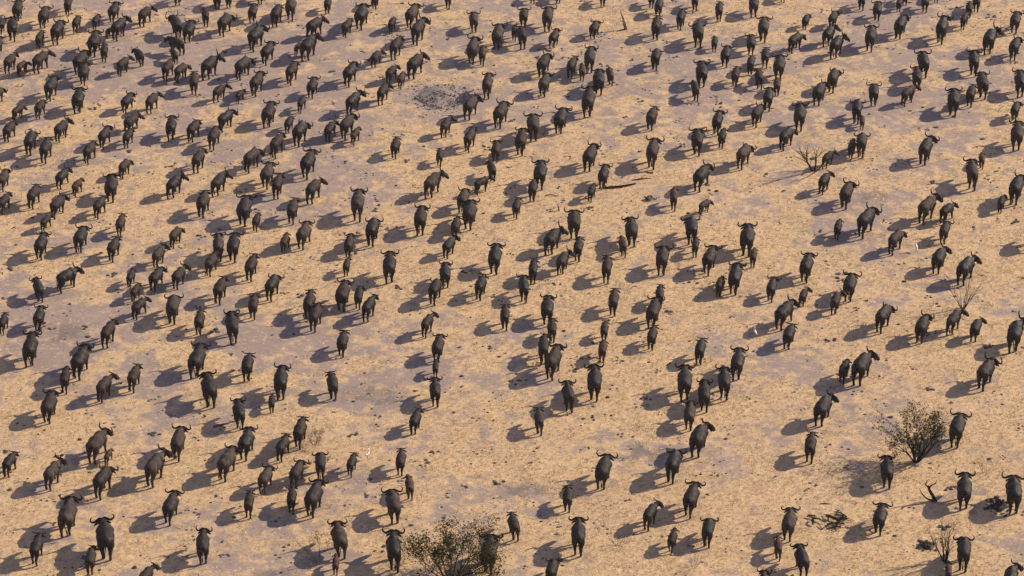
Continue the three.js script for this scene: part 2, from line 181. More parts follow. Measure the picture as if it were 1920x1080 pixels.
// ---------- the herd ----------
const HERD = [
["b",-40.2,-50.14,0.03,0.87,0,4,"ab",2,2],["b",-39.94,-45.62,-0.1,1.0,1,0,"rm",1,5],["m",-41.03,-46.98,0.05,0.64,0,9,"lb",0,5],["b",-40.55,-42.31,-0.03,0.8,0,0,"dm",0,8],["b",-37.81,-48.4,0.06,0.96,2,6,"lb",4,3],["b",-36.27,-51.31,-0.01,0.8,0,12,"am",7,1],
["b",-36.21,-44.78,0.15,1.05,1,6,"rm",6,6],["m",-35.01,-47.09,0.09,0.79,0,6,"lm",8,4],["m",-37.48,-43.73,0.09,0.78,0,9,"lb",4,7],["m",-33.56,-47.91,0.12,0.69,0,2,"ln",9,4],["b",-32.33,-49.69,0.15,0.89,1,0,"ab",11,2],["b",-31.45,-45.88,0.33,1.03,1,8,"rn",12,5],
["n",-32.26,-45.97,0.4,0.52,0,1,"lb",11,5],["m",-29.7,-48.78,0.3,0.93,0,3,"rb",14,3],["b",-32.97,-42.35,0.1,1.06,0,4,"ln",9,7],["n",-32.02,-40.89,-0.04,0.8,1,4,"rb",10,9],["m",-39.06,-38.54,0.25,0.87,1,10,"ln",1,11],["n",-38.0,-37.83,0.42,0.72,0,5,"rm",2,12],
["m",-36.68,-38.58,0.37,1.0,1,3,"rn",4,11],["b",-33.55,-38.24,0.24,1.02,0,15,"ab",8,11],["b",-33.0,-36.23,0.06,0.88,2,0,"db",8,13],["m",-30.21,-38.07,0.36,0.84,1,8,"lm",12,11],["m",-29.17,-39.98,-0.37,0.79,2,7,"rm",14,10],["b",-26.91,-46.35,-0.26,1.01,2,7,"lb",17,4],
["b",-25.78,-45.27,0.15,0.92,1,14,"rb",19,5],["b",-26.51,-42.33,-0.83,0.83,0,4,"am",17,8],["m",-26.48,-40.47,-0.28,0.64,2,4,"db",17,10],["m",-26.64,-37.18,0.24,0.89,0,4,"dm",16,12],["m",-25.58,-36.7,0.41,0.87,1,5,"rm",18,12],["n",-24.8,-48.76,-0.12,0.84,1,4,"lb",20,3],
["b",-24.23,-52.68,-0.13,0.8,1,2,"lm",21,0],["m",-23.26,-52.93,-0.01,0.71,0,6,"rb",22,0],["b",-23.06,-46.8,0.27,1.05,0,5,"rn",22,4],["b",-21.04,-49.64,0.07,0.8,0,14,"db",25,2],["b",-20.32,-43.62,0.34,1.12,1,13,"lb",25,6],["b",-23.41,-37.38,0.35,1.04,0,11,"rm",21,12],
["m",-24.32,-34.26,-0.03,0.95,1,4,"rm",19,14],["b",-20.83,-37.34,0.41,1.03,0,5,"lb",24,12],["m",-22.25,-32.6,0.43,0.78,1,11,"ln",22,16],["n",-20.69,-32.26,0.29,0.6,1,1,"rm",23,17],["b",-19.51,-33.99,0.26,0.97,2,9,"rn",25,15],["b",-21.3,-27.11,0.45,0.91,1,13,"rm",22,21],
["b",-35.12,-33.2,0.19,0.97,0,9,"am",5,15],["b",-32.71,-30.59,0.02,0.98,1,14,"db",8,17],["m",-35.44,-29.4,0.18,0.78,0,6,"rm",4,19],["m",-37.04,-28.93,0.39,0.73,2,5,"am",2,19],["m",-37.09,-25.13,0.25,0.84,0,6,"dm",1,23],["b",-29.02,-30.57,0.28,0.8,0,2,"ab",12,18],
["m",-27.15,-30.5,0.26,0.9,1,3,"rb",15,18],["b",-28.26,-26.65,0.48,0.8,2,3,"am",13,21],["m",-28.2,-23.98,0.19,0.79,2,6,"db",13,24],["b",-25.19,-25.57,-0.01,0.91,1,14,"lm",17,22],["m",-23.51,-25.16,0.26,0.89,0,6,"lm",19,23],["m",-21.87,-23.77,0.17,0.91,1,4,"rm",21,24],
["b",-33.25,-25.14,0.32,0.9,2,8,"rm",6,23],["b",-39.04,-32.13,0.26,0.8,2,5,"lm",0,17],["b",-27.52,-53.63,0.01,0.82,2,10,"ab",17,0],["m",-19.05,-48.72,0.16,0.99,2,6,"lb",27,3],["b",-17.99,-50.4,0.02,1.02,3,4,"rm",28,1],["b",-20.74,-53.93,0.03,0.8,0,4,"ab",25,0],
["b",-15.81,-46.07,0.5,0.98,0,3,"ab",31,5],["b",-16.0,-41.39,0.27,1.17,0,11,"rn",30,8],["n",-16.93,-42.13,0.25,0.57,0,4,"lb",29,8],["m",-15.07,-51.73,0.04,0.76,0,6,"ab",32,1],["m",-13.24,-46.34,0.29,0.8,1,9,"lb",34,5],["b",-12.15,-48.34,0.2,1.1,1,4,"rm",35,3],
["m",-11.23,-52.83,0.1,0.79,2,9,"rb",37,0],["b",-8.08,-48.57,0.29,1.03,3,0,"ab",40,3],["n",-9.66,-47.2,0.17,0.74,1,6,"lb",38,4],["b",-7.48,-44.96,0.27,1.15,2,8,"db",41,5],["m",-9.14,-41.57,0.26,0.99,0,10,"rm",39,8],["m",-10.63,-39.7,0.31,0.76,1,3,"lm",37,10],
["b",-7.5,-37.57,0.35,1.12,0,3,"nearest just above the grey rubble mound"],["b",-12.48,-36.02,0.27,0.99,1,2,"ab",34,13],["b",-19.18,-40.56,0.27,0.96,0,0,"rb",26,9],["m",-16.98,-36.26,0.25,0.94,0,9,"lb",29,13],["m",-9.32,-36.4,0.35,0.8,0,1,"ln",38,13],["n",-8.51,-35.29,0.17,0.7,2,0,"nearest just left of the grey rubble mound"],
["m",-9.81,-32.2,0.25,0.9,0,3,"dm",37,16],["b",-15.23,-33.51,0.18,0.85,1,4,"an",31,15],["n",-15.86,-30.5,0.23,0.69,1,4,"db",30,18],["b",-11.96,-30.15,0.37,1.01,1,8,"ab",35,18],["b",-18.15,-27.89,0.16,0.99,0,14,"lm",26,20],["m",-16.57,-26.65,0.19,0.68,2,6,"lb",28,22],
["b",-15.59,-24.38,0.26,1.04,1,5,"rm",29,23],["m",-13.42,-25.12,0.25,0.85,0,1,"lb",32,23],["b",-12.2,-25.73,0.29,1.03,2,13,"ln",34,22],["n",-11.54,-24.42,0.27,0.72,0,2,"rb",35,23],["b",-3.08,-47.47,-0.04,0.9,3,6,"ab",46,4],["b",-3.09,-40.82,0.12,1.11,3,15,"ln",46,9],
["n",-2.31,-40.2,0.06,0.82,0,0,"rb",47,10],["b",-1.12,-43.91,0.13,1.04,3,9,"ln",49,6],["m",-5.22,-52.87,0.06,0.84,2,0,"lb",44,0],["b",-1.86,-33.62,0.1,0.99,3,9,"rb",48,15],["b",-3.12,-29.36,0.33,0.98,3,3,"nearest just right of the grey rubble mound"],["b",-0.84,-27.8,0.27,1.07,2,6,"rb",49,20],
["m",-4.9,-25.86,0.25,0.83,1,11,"nearest just below the grey rubble mound"],["b",0.94,-48.47,0.04,0.85,2,6,"an",51,3],["b",2.87,-47.75,0.07,1.09,3,6,"ab",53,3],["m",0.78,-43.86,-0.08,1.0,2,6,"rn",51,6],["n",0.21,-45.42,0.08,0.68,1,2,"lm",50,6],["b",3.34,-44.01,0.29,0.8,1,14,"db",54,7],
["b",2.44,-37.8,0.25,1.0,2,1,"ab",53,11],["b",2.48,-33.96,0.21,0.93,3,9,"db",53,15],["b",6.6,-46.05,0.26,0.8,2,6,"nearest just left of the leaning bleached dead trunk"],["b",6.06,-38.84,0.07,1.07,3,10,"an",58,10],["m",4.63,-37.6,0.22,0.89,1,10,"ln",56,12],["n",5.43,-36.93,0.05,0.71,2,4,"rm",57,12],
["b",6.64,-34.43,0.02,1.0,0,2,"ln",58,14],["n",7.55,-35.99,-0.09,0.73,0,2,"rb",60,13],["b",5.76,-30.07,0.13,1.17,2,14,"db",58,18],["m",11.55,-45.91,0.14,1.0,1,9,"nearest just right of the leaning bleached dead trunk"],["b",11.99,-51.02,0.16,0.84,2,14,"rm",64,1],["m",11.47,-52.97,0.06,0.76,2,4,"lb",64,0],
["m",13.63,-48.18,0.22,0.88,2,0,"lm",67,3],["m",15.0,-52.39,0.07,0.81,2,0,"rm",68,0],["m",16.82,-49.98,0.07,0.86,2,10,"rm",70,2],["b",19.72,-50.97,0.1,0.97,2,14,"ab",74,1],["b",14.79,-44.28,0.04,1.15,2,12,"ln",68,6],["n",16.04,-43.07,0.12,0.68,1,4,"lb",70,8],
["b",11.23,-39.32,0.17,0.97,0,12,"nearest just below the leaning bleached dead trunk"],["b",16.72,-39.95,0.17,0.87,1,2,"rn",71,10],["b",18.91,-42.61,0.11,0.83,2,4,"lm",73,8],["b",20.09,-45.49,0.13,1.03,3,0,"rb",75,5],["m",18.57,-38.38,0.15,0.81,0,6,"lm",73,11],["m",19.8,-39.79,0.11,0.84,2,2,"rm",75,10],
["b",14.6,-35.8,0.06,1.03,1,14,"an",69,13],["n",13.95,-32.97,-0.06,0.82,1,4,"db",68,16],["m",17.23,-35.9,0.18,0.81,0,9,"lm",72,13],["m",18.98,-35.38,-0.02,0.83,0,0,"dm",74,14],["b",18.31,-28.04,0.34,0.92,2,13,"db",74,20],["b",15.25,-26.58,0.2,0.94,1,15,"an",70,21],
["n",15.43,-23.92,0.19,0.77,1,2,"db",71,24],["m",10.41,-27.45,0.22,0.92,1,2,"x",64,20],["b",1.56,-25.42,-0.02,1.05,3,6,"rb",52,22],["b",3.62,-26.9,0.21,1.04,0,6,"rb",55,21],["m",1.72,-53.9,0.04,0.76,0,2,"ab",52,0],["b",3.82,-54.08,0.05,0.8,3,10,"rm",55,0],
["m",7.48,-53.32,0.05,0.82,0,6,"ab",59,0],["m",23.7,-48.02,0.29,0.68,2,1,"am",79,4],["m",22.42,-42.98,0.57,0.96,2,5,"dm",78,7],["b",25.92,-48.24,0.32,0.8,2,13,"ab",81,3],["b",25.19,-44.34,0.38,0.92,1,11,"lb",81,6],["b",25.57,-41.83,0.38,1.04,1,11,"rb",82,8],
["m",28.64,-52.39,0.07,0.81,0,2,"lb",84,0],["b",29.69,-49.96,0.17,0.83,1,0,"rm",86,2],["b",28.45,-43.49,0.22,1.07,2,4,"db",85,7],["m",31.71,-51.94,0.25,0.64,1,3,"dm",88,1],["m",32.36,-53.59,0.11,0.76,0,6,"am",88,0],["b",31.11,-46.19,0.32,1.05,1,1,"dm",88,4],
["m",33.84,-51.94,0.18,0.84,1,4,"lm",90,0],["b",34.32,-45.28,0.27,1.17,1,15,"ln",92,5],["n",36.5,-48.07,0.34,0.77,1,1,"dm",94,3],["m",37.27,-50.77,0.17,0.7,2,0,"lb",95,2],["b",38.05,-52.11,0.15,0.87,0,9,"rm",95,0],["b",40.49,-47.33,0.24,0.94,0,2,"ab",99,4],
["b",37.79,-42.92,0.31,1.14,1,11,"lb",97,7],["b",39.56,-41.53,0.31,0.98,0,1,"rb",99,8],["b",35.9,-38.39,0.11,1.02,1,15,"ab",95,11],["b",31.91,-37.91,0.05,1.12,1,6,"ab",90,11],["b",31.1,-35.2,0.11,0.95,2,14,"db",90,14],["m",30.06,-32.08,0.61,0.92,1,8,"db",89,16],
["b",27.45,-32.22,0.1,0.89,1,6,"rb",85,16],["b",24.64,-34.96,0.26,1.04,2,5,"rb",81,14],["b",23.31,-32.23,0.32,0.96,2,3,"lb",80,16],["b",20.71,-37.42,0.18,1.02,2,4,"rm",76,12],["n",20.26,-33.98,0.09,0.75,0,6,"ab",76,15],["b",19.35,-31.05,0.14,0.91,1,2,"dn",75,17],
["b",25.83,-28.71,0.17,1.02,1,12,"an",84,19],["n",26.07,-27.29,0.11,0.55,0,4,"db",84,21],["b",21.44,-27.39,0.18,1.02,2,4,"nearest just above the pale forked dead bush"],["m",20.14,-23.74,0.52,0.97,2,5,"nearest just left of the pale forked dead bush"],["b",33.28,-30.37,0.18,1.06,0,4,"lm",93,18],["m",34.8,-31.95,0.26,0.9,2,2,"lb",95,16],
["b",35.89,-33.66,0.04,1.04,2,2,"rm",96,15],["b",38.82,-33.93,0.1,1.05,1,14,"ab",100,14],["b",37.73,-29.0,0.29,0.8,0,13,"ab",99,19],["m",22.36,-54.17,0.09,0.71,2,2,"rb",76,0],["m",35.02,-54.17,0.12,0.71,2,9,"rm",91,0],["b",-35.19,-22.8,0.08,1.01,1,12,"lm",3,24],
["m",-33.85,-21.31,0.12,0.97,0,4,"rb",5,26],["m",-30.65,-21.1,0.27,0.87,0,4,"lb",9,26],["b",-29.92,-23.9,0.22,0.86,0,15,"rm",10,24],["m",-22.61,-19.58,0.22,0.91,1,10,"dm",19,28],["b",-18.76,-19.69,0.42,1.0,0,5,"lb",25,27],["m",-27.81,-18.42,0.28,0.8,1,5,"ab",12,29],
["b",-32.03,-16.54,0.3,0.8,1,1,"ln",6,31],["n",-30.79,-15.21,0.28,0.69,0,2,"rb",8,32],["b",-36.19,-16.23,0.12,0.8,3,2,"am",0,31],["m",-33.57,-13.2,0.19,0.88,0,4,"lb",3,34],["m",-35.51,-12.23,0.25,0.79,0,2,"db",0,35],["b",-28.28,-14.54,-0.0,0.99,0,4,"am",11,33],
["b",-31.66,-11.56,0.37,0.85,2,13,"rm",6,36],["m",-28.74,-11.57,0.29,0.81,2,4,"db",10,36],["b",-23.9,-15.12,0.33,0.93,1,11,"lm",17,32],["b",-20.79,-15.46,0.32,0.91,2,11,"rm",21,32],["m",-21.55,-11.92,0.14,0.96,1,4,"lb",20,35],["b",-18.59,-10.66,0.09,1.06,0,0,"lm",24,36],
["m",-17.66,-9.39,0.1,0.66,2,2,"rb",25,38],["m",-26.94,-8.63,0.07,0.81,1,0,"am",12,39],["m",-32.18,-9.23,0.33,0.64,0,1,"lb",5,39],["b",-31.91,-5.08,0.09,0.92,1,9,"dm",4,43],["b",-29.36,-6.14,0.12,0.93,0,6,"x",8,41],["m",-26.95,-4.72,0.17,0.86,0,0,"dm",11,43],
["m",-22.97,-6.77,0.29,0.82,1,5,"rb",17,41],["b",-23.78,-3.61,0.29,0.8,3,8,"ab",16,45],["b",-19.86,-4.78,-0.08,0.94,3,9,"lb",21,43],["b",-18.84,-4.71,0.02,0.98,1,0,"rb",23,43],["m",-20.14,-2.4,0.23,0.81,1,2,"db",21,46],["m",-17.41,-1.71,0.13,0.92,2,2,"rb",25,46],
["m",-17.13,-22.14,0.27,0.97,0,2,"dm",27,25],["m",-8.49,-22.05,0.16,0.82,0,4,"x",39,26],["m",-3.09,-23.33,0.27,0.93,1,9,"rm",46,24],["m",-5.23,-20.5,0.06,0.67,2,4,"ab",43,27],["b",-1.15,-21.43,0.1,0.8,2,4,"am",48,26],["b",-14.64,-18.63,0.22,1.07,0,0,"am",30,28],
["b",-17.45,-16.91,0.17,0.94,3,0,"lm",26,30],["m",-16.59,-15.04,0.12,0.91,0,10,"rb",27,32],["m",-14.0,-14.13,0.31,0.97,1,3,"db",31,33],["m",-15.24,-10.79,0.09,0.93,1,2,"ab",29,36],["b",-10.73,-11.25,0.01,1.11,3,2,"ab",35,36],["b",-9.54,-7.19,0.13,1.06,1,12,"rb",36,40],
["b",-5.61,-15.06,0.37,1.03,3,11,"dm",42,32],["m",-2.14,-15.46,0.67,0.77,2,8,"dm",47,32],["m",-1.46,-17.96,-0.13,0.78,2,4,"am",48,30],["b",-3.42,-12.54,0.18,0.9,3,6,"ab",45,35],["b",-2.92,-9.87,0.15,1.04,2,4,"db",46,37],["b",-6.3,-8.88,0.03,1.01,2,10,"x",41,38],
["b",-14.19,-6.68,0.24,0.96,3,4,"rn",30,41],["n",-15.43,-5.88,0.19,0.71,0,4,"lb",28,42],["m",-3.85,-8.27,0.15,0.77,1,0,"lb",45,39],["b",-4.27,-5.05,0.36,0.8,0,8,"dm",44,43],["b",-11.05,-5.31,0.09,0.8,2,9,"am",34,43],["m",-11.06,-2.2,0.08,0.65,1,10,"db",34,46],
["b",-8.16,-1.35,-0.0,1.03,0,14,"x",38,46],["b",-1.14,-2.76,0.09,1.02,0,9,"am",48,45],["b",0.68,-22.8,0.13,1.01,2,9,"lb",51,24],["b",5.62,-19.9,0.26,1.03,2,10,"ab",58,27],["b",10.17,-20.46,0.14,1.12,3,15,"x",64,27],["b",13.53,-22.78,0.09,0.99,0,0,"ln",68,25],
["b",16.75,-20.31,0.39,1.02,3,5,"rn",73,27],["b",2.02,-16.76,0.1,1.05,1,4,"am",53,30],["m",1.47,-14.52,0.09,0.81,0,6,"db",52,33],["b",6.52,-16.74,0.19,0.87,0,9,"nearest just left of the long fallen log"],["n",5.61,-14.3,0.23,0.68,1,2,"lb",58,33],["m",0.32,-11.64,0.17,0.74,0,0,"lm",50,36],
["b",13.47,-16.32,0.41,1.05,0,1,"am",69,31],["n",11.35,-12.94,0.09,0.83,0,0,"nearest just right of the long fallen log"],["m",13.44,-11.92,0.61,0.67,1,5,"ab",69,36],["b",4.26,-8.46,0.01,1.03,2,6,"am",56,39],["b",2.74,-5.82,0.34,1.0,0,11,"ab",54,42],["b",8.16,-7.15,0.02,1.0,2,4,"nearest just below the long fallen log"],
["b",12.27,-7.43,0.03,1.08,1,12,"an",68,40],["n",12.44,-5.24,0.13,0.71,1,6,"db",68,43],["b",15.98,-5.73,0.15,1.1,0,4,"an",73,41],["n",16.26,-3.67,0.15,0.7,0,6,"db",74,45],["m",4.49,-4.7,0.13,0.84,2,9,"rb",57,43],["n",7.5,-5.26,-0.08,0.73,0,0,"db",61,43],
["b",3.4,-2.61,0.26,0.84,2,11,"lm",55,45],["b",10.07,-2.64,0.12,1.0,2,6,"x",65,45],["b",13.23,-2.72,0.3,0.99,0,0,"rn",69,45],["m",6.33,-1.32,0.12,0.94,0,4,"dn",59,47],["b",25.5,-22.31,0.17,1.01,3,12,"rn",84,25],["n",24.76,-21.99,0.23,0.76,1,0,"lb",83,26],
["m",22.85,-20.2,0.52,0.73,1,11,"nearest just right of the pale forked dead bush"],["m",22.15,-15.74,0.39,0.85,2,8,"nearest just below the pale forked dead bush"],["b",30.0,-21.09,0.33,1.08,0,8,"x",90,26],["b",23.48,-13.37,0.29,1.01,2,13,"rm",83,34],["b",32.75,-16.69,0.07,1.12,3,15,"ln",95,30],["n",33.95,-20.09,0.13,0.6,0,0,"rb",96,28],
["b",37.04,-23.7,0.19,1.09,2,14,"db",99,23],["b",35.49,-13.99,0.31,1.11,0,1,"rn",99,33],["n",34.23,-12.36,0.31,0.69,1,1,"lb",98,35],["n",22.37,-8.01,0.23,0.72,1,2,"lb",82,40],["b",24.33,-8.5,0.47,1.12,0,13,"rn",85,39],["b",28.81,-10.76,0.53,1.1,3,8,"lm",91,36],
["m",30.17,-10.57,0.59,0.83,2,1,"rb",93,37],["m",26.06,-5.73,0.51,0.97,1,5,"x",88,42],["b",29.61,-7.41,0.29,0.8,2,6,"dm",92,41],["b",28.63,-2.87,0.35,0.96,0,3,"db",92,45],["b",19.64,-1.59,0.26,0.98,0,9,"am",79,46],["b",30.18,-1.14,0.48,1.05,1,3,"nearest just above the fan of bare twigs"],
["b",35.37,-6.41,0.21,0.87,0,0,"x",100,41],["b",-29.44,0.11,0.6,0.93,1,13,"rb",7,48],["b",-31.14,1.55,-0.27,0.8,0,4,"ab",4,51],["b",-30.49,5.78,0.05,0.81,1,9,"db",4,55],["m",-32.71,6.33,0.09,0.7,2,4,"x",0,56],["b",-30.35,10.53,0.01,1.06,1,14,"db",3,61],
["m",-25.3,-0.46,0.16,0.64,2,9,"am",13,48],["m",-24.75,1.74,0.22,0.64,0,0,"dm",13,51],["m",-24.22,4.23,0.39,0.79,2,1,"dm",14,53],["b",-23.57,-0.06,0.27,0.83,0,1,"db",15,48],["b",-22.1,-0.36,0.28,0.83,2,8,"rb",18,48],["b",-21.97,4.65,0.02,1.05,3,12,"lm",17,53],
["m",-19.17,1.84,0.15,0.91,0,2,"dm",22,50],["m",-16.81,4.04,0.03,0.83,0,0,"lb",25,53],["m",-20.09,6.33,0.05,0.84,0,9,"rb",20,56],["b",-17.91,7.43,-0.16,1.02,0,10,"lm",23,57],["m",-25.74,8.16,0.22,0.92,0,10,"x",11,58],["b",-26.98,12.33,0.16,1.07,1,2,"rn",8,63],
["n",-27.66,14.35,-0.03,0.82,1,2,"lb",6,66],["m",-25.09,15.47,0.3,0.9,1,8,"lm",10,67],["m",-23.42,14.15,0.13,0.86,1,2,"rm",13,66],["b",-19.7,12.07,0.15,1.05,0,14,"ab",19,62],["m",-16.51,12.54,0.05,0.89,2,6,"x",24,63],["b",-18.58,16.01,-0.16,1.07,0,4,"db",20,68],
["b",-15.77,1.33,0.24,0.96,1,12,"rm",27,50],["m",-13.17,3.95,0.1,0.96,0,4,"am",30,53],["m",-12.67,5.72,0.19,0.91,0,4,"dm",31,55],["b",-11.06,2.75,0.1,1.01,2,2,"lm",34,51],["m",-10.03,2.63,0.06,0.76,2,2,"lm",35,52],["m",-9.28,4.4,0.28,0.91,2,10,"rm",36,53],
["b",-4.44,-0.51,-0.04,0.86,0,10,"ab",43,48],["b",-5.04,1.93,0.23,0.94,0,12,"db",43,50],["m",-2.06,1.3,0.21,0.85,2,9,"db",47,50],["m",-5.43,6.65,0.3,0.84,0,8,"ab",42,56],["m",-0.46,5.59,0.03,0.81,2,0,"db",49,55],["m",-10.75,9.23,0.1,0.83,0,0,"x",33,59],
["b",-4.67,10.05,0.14,0.85,2,9,"an",43,60],["n",-4.78,12.42,0.02,0.56,1,2,"db",43,64],["b",-4.72,15.97,-0.04,0.87,0,9,"dn",42,68],["b",-14.26,14.99,-0.02,1.03,1,10,"an",27,66],["m",-11.07,15.11,-0.11,0.86,0,4,"x",32,67],["n",-14.68,17.03,-0.03,0.58,1,6,"db",27,70],
["m",1.41,-1.12,0.06,0.86,2,10,"ab",52,47],["b",0.77,1.56,-0.02,0.89,1,15,"dm",51,50],["b",2.28,4.81,0.05,0.97,1,2,"am",53,54],["m",2.56,7.41,0.01,0.78,0,10,"am",54,57],["m",6.63,3.43,0.12,0.88,1,9,"am",60,52],["m",9.67,2.44,0.06,0.76,2,10,"ab",64,51],
["b",9.14,5.21,0.22,0.96,2,14,"dm",64,54],["m",8.93,8.44,0.2,0.78,0,9,"db",64,59],["n",13.74,0.79,0.23,0.73,0,6,"lb",70,49],["b",14.76,0.18,0.2,1.03,1,9,"rn",72,48],["m",1.99,10.25,0.03,0.94,0,10,"lb",53,60],["b",2.58,12.34,0.27,1.08,2,9,"rm",54,63],
["m",5.92,7.31,0.09,0.66,1,2,"an",59,57],["n",5.73,10.22,0.11,0.73,0,6,"dm",59,61],["b",5.09,15.14,0.06,1.07,0,4,"rb",58,66],["b",3.43,16.65,-0.1,0.93,0,15,"lb",55,69],["m",11.87,10.49,0.19,0.87,2,6,"x",68,61],["b",14.08,12.56,0.17,0.99,1,14,"rb",72,63],
["b",10.64,15.15,0.07,1.05,2,14,"lb",67,66],["b",13.08,15.03,0.04,0.97,1,15,"lb",71,66],["b",11.76,16.57,0.04,0.94,0,2,"rb",69,69],["b",17.08,1.44,0.22,0.8,0,15,"ab",75,50],["b",22.23,1.33,0.23,0.96,0,6,"rm",83,50],["m",19.09,2.35,0.28,0.65,1,11,"rb",79,51],
["b",17.57,5.54,0.49,1.06,0,1,"am",77,54],["m",17.65,8.32,0.29,0.85,2,6,"db",77,58],["m",21.1,3.4,0.26,0.81,1,11,"lb",82,52],["b",23.91,6.02,0.44,1.02,0,5,"x",86,55],["b",26.23,7.43,0.32,0.94,0,1,"nearest just left of the fan of bare twigs"],["m",28.4,6.39,0.48,0.9,1,11,"nearest just below the fan of bare twigs"],
["m",29.68,7.34,0.34,0.81,2,3,"rm",95,57],["b",32.01,8.51,0.27,1.11,1,11,"x",99,58],["n",20.68,13.09,0.29,0.76,1,2,"lb",82,64],["b",21.75,13.18,0.41,1.12,0,3,"rn",84,64],["b",29.4,13.69,0.45,1.04,0,13,"x",96,65],["b",-28.13,18.04,0.09,0.95,2,9,"dn",5,71],
["b",-24.6,23.03,0.27,1.06,3,1,"ln",10,77],["n",-23.88,23.56,0.22,0.5,0,6,"rb",11,79],["m",-29.51,24.89,0.23,0.76,2,6,"x",1,81],["b",-26.79,26.27,0.26,0.92,3,8,"x",5,82],["b",-23.74,27.2,0.27,1.02,0,12,"dn",10,83],["b",-19.83,22.64,0.06,0.98,3,15,"rb",17,77],
["b",-20.86,25.71,0.28,1.08,3,8,"lb",15,81],["b",-16.53,18.9,-0.15,0.87,1,2,"ab",23,72],["b",-15.78,22.59,0.17,0.95,1,4,"rb",24,77],["b",-16.72,25.05,0.26,0.98,3,2,"lb",22,80],["b",-25.2,31.44,0.07,1.05,3,14,"x",7,90],["b",-19.51,30.06,0.17,0.92,0,0,"x",17,88],
["m",-15.08,29.49,0.0,0.76,0,2,"db",24,87],["m",-12.68,21.23,0.14,0.92,0,0,"rm",29,75],["m",-13.59,22.86,0.27,0.81,2,4,"lm",28,78],["m",-5.83,19.51,0.2,0.78,2,10,"x",41,73],["b",-11.23,25.02,-0.04,0.88,2,12,"rb",31,80],["m",-9.42,24.78,0.18,0.68,2,0,"rb",34,81],
["m",-6.53,24.63,0.08,0.77,0,4,"an",39,80],["b",-14.35,26.66,0.25,0.8,3,6,"am",26,83],["b",-12.57,25.96,0.26,0.8,2,6,"lb",29,82],["m",-12.66,28.96,0.01,0.77,2,0,"lb",29,87],["b",-11.37,29.25,0.22,1.02,0,9,"rm",31,86],["n",-5.94,27.48,-0.08,0.7,2,4,"nearest just above the leafy yellow-green bush"],
["b",-6.78,30.02,-0.13,0.97,3,6,"ln",38,88],["m",0.09,32.08,-0.18,0.79,1,2,"x",50,91],["m",1.63,19.58,-0.02,0.8,1,0,"x",53,73],["b",10.75,18.97,0.13,0.84,3,9,"lb",67,72],["b",11.11,22.22,0.29,1.06,0,3,"db",68,76],["b",9.46,25.24,0.25,1.05,1,12,"x",66,80],
["b",5.34,26.03,0.21,1.02,0,6,"x",59,82],["m",3.21,28.83,0.07,0.73,2,4,"x",55,86],["b",10.28,29.29,0.28,0.97,0,0,"x",68,87],["m",7.87,30.85,0.36,0.83,2,8,"ln",64,89],["b",11.06,32.67,0.17,0.87,0,12,"x",69,92],["b",3.72,33.51,0.03,1.0,0,9,"x",56,93],
["n",9.01,33.4,0.24,0.67,1,0,"rm",66,94],["b",18.85,18.42,0.38,1.0,0,3,"x",81,71],["m",17.7,22.95,0.15,0.89,0,2,"x",79,77],["b",26.65,21.07,0.28,1.06,0,6,"nearest just right of the tall dark green bush"],["b",21.89,25.93,0.07,0.92,0,9,"nearest just below the tall dark green bush"],["b",26.08,28.34,0.15,1.0,0,14,"nearest just above the upright bare dead shrub"],
["b",28.86,28.75,0.1,1.07,1,6,"x",99,86],["b",20.9,31.31,0.26,0.85,1,0,"nearest just right of the heap of dead branches"],["b",15.7,31.93,0.23,0.9,3,4,"nearest just left of the heap of dead branches"],["m",-26.52,34.62,0.08,0.86,2,0,"x",4,95],["b",-22.77,33.87,-0.16,1.12,1,4,"am",10,93],["m",-23.37,35.74,-0.01,0.76,1,10,"db",9,97],
["m",-20.1,37.64,0.31,0.8,0,8,"x",14,100],["b",-17.26,34.42,-0.08,0.94,2,10,"x",20,95],["b",-9.68,33.82,-0.19,0.99,3,2,"an",33,94],["n",-9.76,35.89,0.02,0.56,2,4,"db",33,98],["b",-6.58,35.16,-0.09,1.09,1,15,"nearest just left of the leafy yellow-green bush"],["b",-1.26,35.36,0.09,1.0,2,0,"nearest just right of the leafy yellow-green bush"],
["b",2.21,36.91,0.2,0.81,0,12,"x",54,99],["b",13.75,38.54,0.03,0.83,2,10,"x",75,100],["n",14.88,34.19,0.05,0.66,0,0,"lb",76,95],["b",16.06,35.83,-0.1,0.85,0,9,"nearest just below the heap of dead branches"],["b",25.13,35.14,0.16,1.02,0,12,"nearest just right of the upright bare dead shrub"],["n",24.09,36.66,0.12,0.56,2,0,"nearest just below the upright bare dead shrub"],
["b",27.34,37.84,0.25,0.89,1,3,"x",99,100]
];
